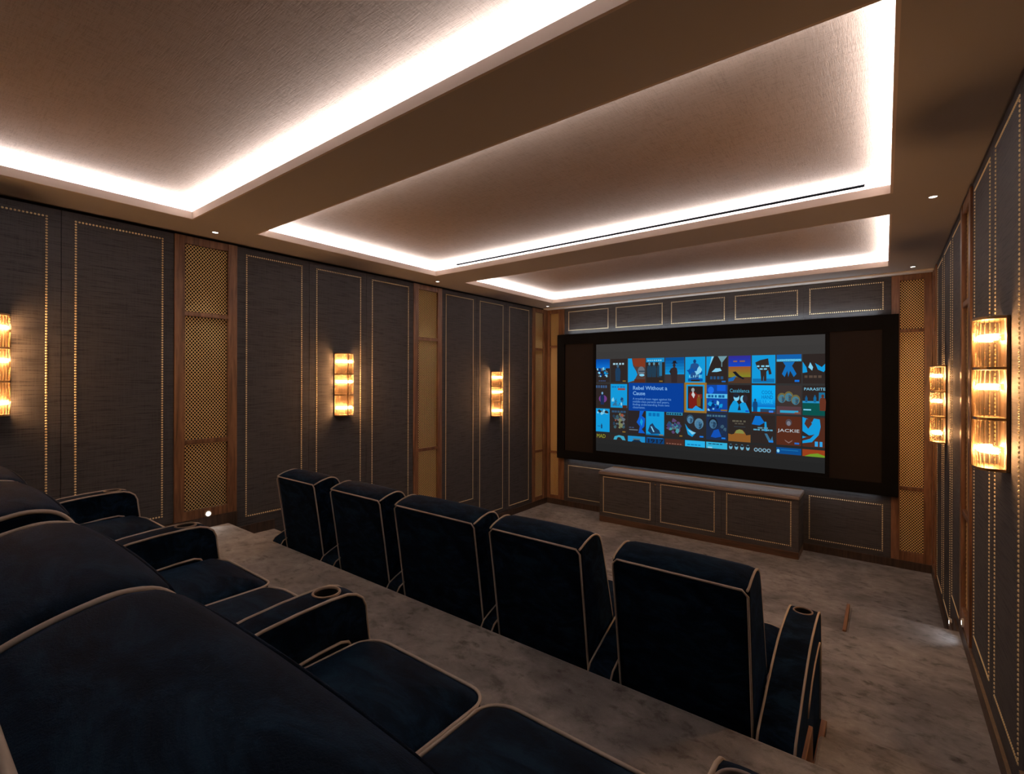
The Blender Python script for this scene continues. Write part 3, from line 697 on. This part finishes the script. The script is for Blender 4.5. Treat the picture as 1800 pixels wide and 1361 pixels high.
def seam(wd):
    bm = bmesh.new(); y, z = .188, .984; e = wd/2-.012
    tube(bm, [(u*e, .194+.011*(1-u*u)**.7*.75, .966+.008*(1-u*u)**.7*.75) for u in [-1+.1*i for i in range(21)]], .0022, 6)
    return bm
def seat_outline(wd, y0, y1, r, ins=0.0, n=6):
    h = wd/2-ins; a = y0+ins; b = y1-ins; r2 = max(.004, r-ins); rb = .02
    pts = [(h, a)]
    pts += [(h-r2+r2*math.cos(t), b-r2+r2*math.sin(t)) for t in [PI/2*i/n for i in range(n+1)]]
    pts += [(-h+r2+r2*math.cos(t), b-r2+r2*math.sin(t)) for t in [PI/2+PI/2*i/n for i in range(n+1)]]
    pts += [(-h, a)]
    return pts
SY0, SY1 = .30, .905
def cushion(wd):
    bm = bmesh.new(); rings = []
    lev = [(.25, .015, 0), (.30, .0, 0), (.43, -.002, 0), (.455, .003, 0), (.470, .016, .3), (.482, .05, .6), (.490, .11, .9), (.492, .18, 1.0)]
    for z, ins, k in lev:
        rings.append([bm.verts.new((x, y, z + .006*k*math.sin(PI*(y-SY0)/(SY1-SY0)) - .02*max(0, (y-.78)/.12)**2*(1 if k else .4))) for (x, y) in seat_outline(wd-.006, SY0, SY1, .075, ins)])
    m = len(rings[0])
    for a, b in zip(rings, rings[1:]):
        for i in range(m): bm.faces.new((a[i], a[(i+1) % m], b[(i+1) % m], b[i]))
    bm.faces.new(rings[0][::-1]); bm.faces.new(rings[-1])
    bmesh.ops.recalc_face_normals(bm, faces=bm.faces[:])
    return bm
def cushion_piping(wd):
    bm = bmesh.new()
    tube(bm, [(x, y, .459 - .008*max(0, (y-.78)/.12)**2) for (x, y) in seat_outline(wd-.006, SY0, SY1, .075, 0)], RIM)
    return bm
ARMP = [(.12, .04), (.06, .10), (.035, .20), (.025, .32), (.032, .39), (.06, .428), (.11, .452), (.167, .474), (.26, .515), (.385, .560), (.47, .586), (.56, .602), (.66, .610), (.76, .613),
        (.815, .610), (.845, .600), (.866, .582), (.878, .555), (.884, .50), (.897, .40), (.90, .20), (.90, .04)]
ARM_ME = {}
def arm_mesh(wd, taper=1.0):
    bm = bmesh.new(); N = 6; n = len(ARMP); st = []
    for s in range(N+1):
        u = -1+2*s/N; ring = []
        for i, (y, z) in enumerate(ARMP):
            k = .006*(1-u*u) if 4 < i < 18 else 0
            ring.append(bm.verts.new((u*wd/2, y, z+k)))
        st.append(ring)
    for a, b in zip(st, st[1:]):
        for i in range(n): bm.faces.new((a[i], a[(i+1) % n], b[(i+1) % n], b[i]))
    bm.faces.new(st[0]); bm.faces.new(st[-1][::-1])
    bmesh.ops.recalc_face_normals(bm, faces=bm.faces[:])
    me = bpy.data.meshes.new('armrest'); bm.to_mesh(me); bm.free()
    tmp = bpy.data.objects.new('tmp', me); C.objects.link(tmp)
    bm = bmesh.new(); bmesh.ops.create_cone(bm, cap_ends=True, segments=32, radius1=.036, radius2=.036, depth=.2, matrix=Matrix.Translation((0, CUPY, .63)))
    cm = bpy.data.meshes.new('cut'); bm.to_mesh(cm); bm.free(); cut = bpy.data.objects.new('cut', cm); C.objects.link(cut)
    md = tmp.modifiers.new('b', 'BOOLEAN'); md.object = cut; md.operation = 'DIFFERENCE'; md.solver = 'EXACT'
    dg = bpy.context.evaluated_depsgraph_get(); out = bpy.data.meshes.new_from_object(tmp.evaluated_get(dg))
    bpy.data.objects.remove(tmp); bpy.data.objects.remove(cut)
    for p in out.polygons: p.use_smooth = True
    out.set_sharp_from_angle(angle=math.radians(40)); out.name = 'armrest'
    return out
CUPY = .775
def arm_piping(wd):
    bm = bmesh.new()
    for s in (-1, 1):
        tube(bm, [(s*(wd/2-.003), y + (.002 if i > 14 else 0), z+.001) for i, (y, z) in enumerate(ARMP[1:-1])], RIM)
    return bm
def arm_side_piping(wd):
    bm = bmesh.new()
    for s in (-1, 1):
        tube(bm, [(s*(wd/2+.001), y, z) for (y, z) in [(.36, .36), (.42, .40), (.50, .438), (.60, .462), (.72, .474), (.79, .476), (.815, .468), (.826, .448), (.83, .40), (.83, .10)]], .0048, 6)
    return bm
CACHE = {}
def get(key, fn):
    if key not in CACHE: 
        v = fn()
        if isinstance(v, bmesh.types.BMesh):
            me = bpy.data.meshes.new('m'); v.to_mesh(me); v.free()
            for p in me.polygons: p.use_smooth = True
            v = me
        CACHE[key] = v
    return CACHE[key]
def add_arm(t, x, wd):
    key = round(wd, 3)
    a = link('armrest', get(('arm', key), lambda: arm_mesh(wd)), M['velvet'], t, loc=(x, 0, 0))
    link('piping', get(('armp', key), lambda: arm_piping(wd)), M['piping'], a)
    link('piping', get(('arms', key), lambda: arm_side_piping(wd)), M['piping'], a)
    def ring():
        bm = bmesh.new(); lathe(bm, [(.0355, -.10), (.0355, .0015), (.037, .004), (.041, .004), (.0425, .002), (.0425, -.006)], 32, (0, CUPY, .617)); 
        return bm
    link('cup_ring', get('ring', ring), M['cup'], a)
    def inner():
        bm = bmesh.new(); r = lathe(bm, [(.0352, -.002), (.0348, -.085)], 32, (0, CUPY, .617)); bm.faces.new(r[-1]); return bm
    link('cup_liner', get('inner', inner), M['cupin'], a)
def seat(x0, x1, y, zf, label, group, arms, sides=(-1, 1)):
    wd = x1-x0; key = round(wd, 3); cx = (x0+x1)/2
    t = thing('cinema_seat', (cx, y, zf), label, 'seat', group)
    b = link('backrest', get(('back', key), lambda: back_mesh(wd)), M['velvet'], t)
    link('piping', get(('backp', key, sides), lambda: back_piping(wd, sides)), M['piping'], b)
    link('seam', get(('seam', key), lambda: seam(wd)), M['velvet'], b)
    c = link('seat_cushion', get(('cush', key), lambda: cushion(wd)), M['velvet'], t)
    link('piping', get(('cushp', key), lambda: cushion_piping(wd)), M['piping'], c)
    link('seat_base', get(('base', key), lambda: boxm(-wd/2+.005, wd/2-.005, .12, .88, 0.0, .26, bev=.012)), M['velvet'], t)
    for (ax0, ax1) in arms: add_arm(t, (ax0+ax1)/2-cx, ax1-ax0)
    return t
YBF = 1.925
G1, G2 = 'front row of cinema seats', 'back row of cinema seats'
fs = [(-3.800, -3.262, 'navy velvet seat at the left end of the front row, beside the left aisle', [(-3.955, -3.812), (-3.25, -3.082)]),
      (-3.062, -2.510, 'second navy velvet seat from the left in the front row', [(-2.498, -2.392)]),
      (-2.374, -1.718, 'widest navy velvet seat, third in the middle of the front row', [(-1.709, -1.630)]),
      (-1.618, -1.082, 'fourth navy velvet seat from the left in the front row', [(-1.068, -.950)]),
      (-.930, -.388, 'navy velvet seat at the right end of the front row, beside the aisle stairs', [(-.372, -.245)])]
for x0, x1, lab, arms in fs: seat(x0, x1, YBF, FP, lab, G1, arms)
YBR = .068
rs = [(-.800, -.238, 'nearest navy velvet seat of the back row, large in the foreground', [(-.233, -.130)]),
      (-1.297, -.804, 'navy velvet seat of the back row, second from the aisle stairs', []),
      (-1.925, -1.425, 'back row navy velvet seat beyond the first shared cup holder armrest', [(-1.415, -1.307)]),
      (-2.415, -1.929, 'back row navy velvet seat just before the second shared armrest', []),
      (-3.030, -2.545, 'back row navy velvet seat just beyond the second shared armrest', [(-2.534, -2.425)]),
      (-3.520, -3.034, 'farthest navy velvet seat of the back row, beside the left wall', [(-3.640, -3.530)])]
for i, (x0, x1, lab, arms) in enumerate(rs): seat(x0, x1, YBR, RP, lab, G2, arms, (-1, 1) if i % 2 == 0 else (-1,))

# ------------------------------------------------------------------ wall sconces
def sconce(y, ztop, X, sgn, label):
    H, Wd, Dp = .655, .190, .105
    t = thing('wall_sconce', (X, y, ztop-H/2), label, 'lamp', 'ribbed glass wall sconces', 0 if sgn > 0 else PI)
    # local frame: +x out of the wall, y along it, z up
    link('backplate', boxm(0, .014, -Wd/2-.004, Wd/2+.004, -H/2-.006, H/2+.006, bev=.003), M['bronze'], t)
    def shape(k, n=16):     # shallow curved front in plan
        return [(.016 + (Dp-.016)*math.sin(PI*i/n)**.55*k, -Wd/2*k*math.cos(PI*i/n)) for i in range(n+1)]
    for j in range(4):
        z = H/2 - j*H/3; bm = bmesh.new(); extrude_poly(bm, [(.010, -Wd/2), *[(p[0]+.004, p[1]*1.02) for p in shape(1)], (.010, Wd/2)], z-.006, z+.006, 'Z')
        link('brass_band', bm, M['brass'], t)
    link('front_bar', boxm(Dp-.002, Dp+.009, -.006, .006, -H/2, H/2, bev=.002), M['brass'], t)
    offs = (.083, .080, .137)
    for j in range(3):
        z1 = H/2 - j*H/3 - .007; z0 = H/2 - (j+1)*H/3 + .007
        bm = bmesh.new(); pts = shape(1, 40)
        # evenly spaced vertical glass rods along the curve
        L = [0]
        for a, b in zip(pts, pts[1:]): L.append(L[-1]+math.dist(a, b))
        nr = 18
        for k in range(nr):
            s = L[-1]*(k+.5)/nr; i = max(q for q in range(len(L)) if L[q] <= s); i = min(i, len(pts)-2)
            u = (s-L[i])/(L[i+1]-L[i]); px = pts[i][0]+(pts[i+1][0]-pts[i][0])*u; py = pts[i][1]+(pts[i+1][1]-pts[i][1])*u
            tube(bm, [(px, py, z0), (px, py, z1)], L[-1]/nr*.50, 8)
        link('glass_rods', bm, M['glass'], t, smooth=True)
        zb = H/2 - j*H/3 - offs[j]
        bm = bmesh.new(); tube(bm, [(px*.80, py*.86, zb) for px, py in shape(1, 24)[1:-1]], .0125, 10)
        bl = link('lamp_tube', bm, M['lamp'], t, smooth=True)
        link('lamp_holder', boxm(.012, .05, -.012, .012, zb-.012, zb+.012), M['brass'], t)
    return t
for (y, zt, lab) in ((.44, 2.526, 'ribbed glass sconce cut off by the left edge of the photo, on the left wall'),
                (3.035, 2.382, 'ribbed glass sconce on the left wall, between the two mesh columns'),
                (5.61, 2.226, 'ribbed glass sconce on the left wall, farthest one near the screen corner')):
    sconce(y, zt, XL, 1, lab)
for (y, zt, lab) in ((3.0, 2.384, 'large near ribbed glass sconce on the right wall'), (5.60, 2.236, 'smaller far ribbed glass sconce on the right wall, next to the screen')):
    sconce(y, zt, XR, -1, lab)

# ------------------------------------------------------------------ downlights, step lights, air slot
def spot(name, loc, power, color, ang, rot, blend=.6, rad=.015):
    l = bpy.data.lights.new(name, 'SPOT'); l.energy = power; l.color = color; l.spot_size = ang; l.spot_blend = blend; l.shadow_soft_size = rad
    o = bpy.data.objects.new(name, l); C.objects.link(o); o.location = loc; o.rotation_euler = rot; return o
DL = [(-4.40, 1.706, 'recessed ceiling downlight above the nearest mesh column of the left wall'), (-4.40, 4.228, 'recessed ceiling downlight above the middle mesh column of the left wall'),
      (-4.42, 6.74, 'recessed ceiling downlight in the far left corner beside the screen'), (.25, 4.228, 'recessed ceiling downlight above the right wall, beside the middle tray'),
      (.235, 6.70, 'recessed ceiling downlight in the far right corner above the screen')]
for x, y, lab in DL:
    t = thing('downlight', (x, y, ZS), lab, 'light', 'recessed ceiling downlights')
    bm = bmesh.new(); lathe(bm, [(.021, -.001), (.026, -.004), (.032, -.003), (.034, 0.0005)], 20); link('bezel', bm, M['soffit'], t, smooth=True)
    bm = bmesh.new(); r = lathe(bm, [(.0215, -.0015), (.015, -.002), (.0, -.002)][:2], 20); bm.faces.new(r[-1]); link('lens', bm, M['down'], t)
    spot('downlight_beam', (x, y, ZS-.012), 9.0, (1.0, .90, .78), math.radians(52), (0, 0, 0))
def step_light(y, z, X, sgn, lab, power=0.6, size=.022):
    t = thing('step_light', (X+.012*sgn, y, z), lab, 'light', 'low step lights along the aisles', 0 if sgn > 0 else PI)
    R = Matrix.Rotation(PI/2, 4, 'Y')
    bm = bmesh.new(); lathe(bm, [(size*.8, .003), (size, .006), (size*1.25, .004), (size*1.3, -.018)], 18); bmesh.ops.transform(bm, matrix=R, verts=bm.verts[:]); link('bezel', bm, M['chrome'], t, smooth=True)
    bm = bmesh.new(); r = lathe(bm, [(size*.85, .002), (size*.5, .005)], 18); bm.faces.new(r[-1]); bmesh.ops.transform(bm, matrix=R, verts=bm.verts[:]); link('lens', bm, M['steplens'], t)
    spot('step_beam', (X+.03*sgn, y, z), power, (.86, .93, 1.0) if sgn < 0 else (1.0, .9, .78), math.radians(115), (0, math.radians(50)*-sgn, 0))
step_light(1.735, .955, XL, 1, 'bright step light at the foot of the nearest mesh column on the left wall')
step_light(4.264, .545, XL, 1, 'low step light under the middle mesh column of the left wall')
step_light(5.067, .262, XL, 1, 'low step light on the left wall nearest the screen')
step_light(5.14, .212, XR, -1, 'farther of the two small step lights low on the right wall')
step_light(4.36, .515, XR, -1, 'nearer of the two small step lights low on the right wall')
bm = bmesh.new(); yb = TRAYS[1][1]+OUT
box(bm, -3.95, -.09, yb+.08, yb+.085, 3.40, 3.46); box(bm, -3.95, -.09, yb-.0006, yb+.08, 3.438, 3.4405); box(bm, -3.95, -.09, yb-.0006, yb+.08, 3.4215, 3.4225)
sl_ = link('air_slot', bm, M['slot'])
tag(sl_, 'long black linear air slot in the cove of the middle ceiling tray', 'vent')
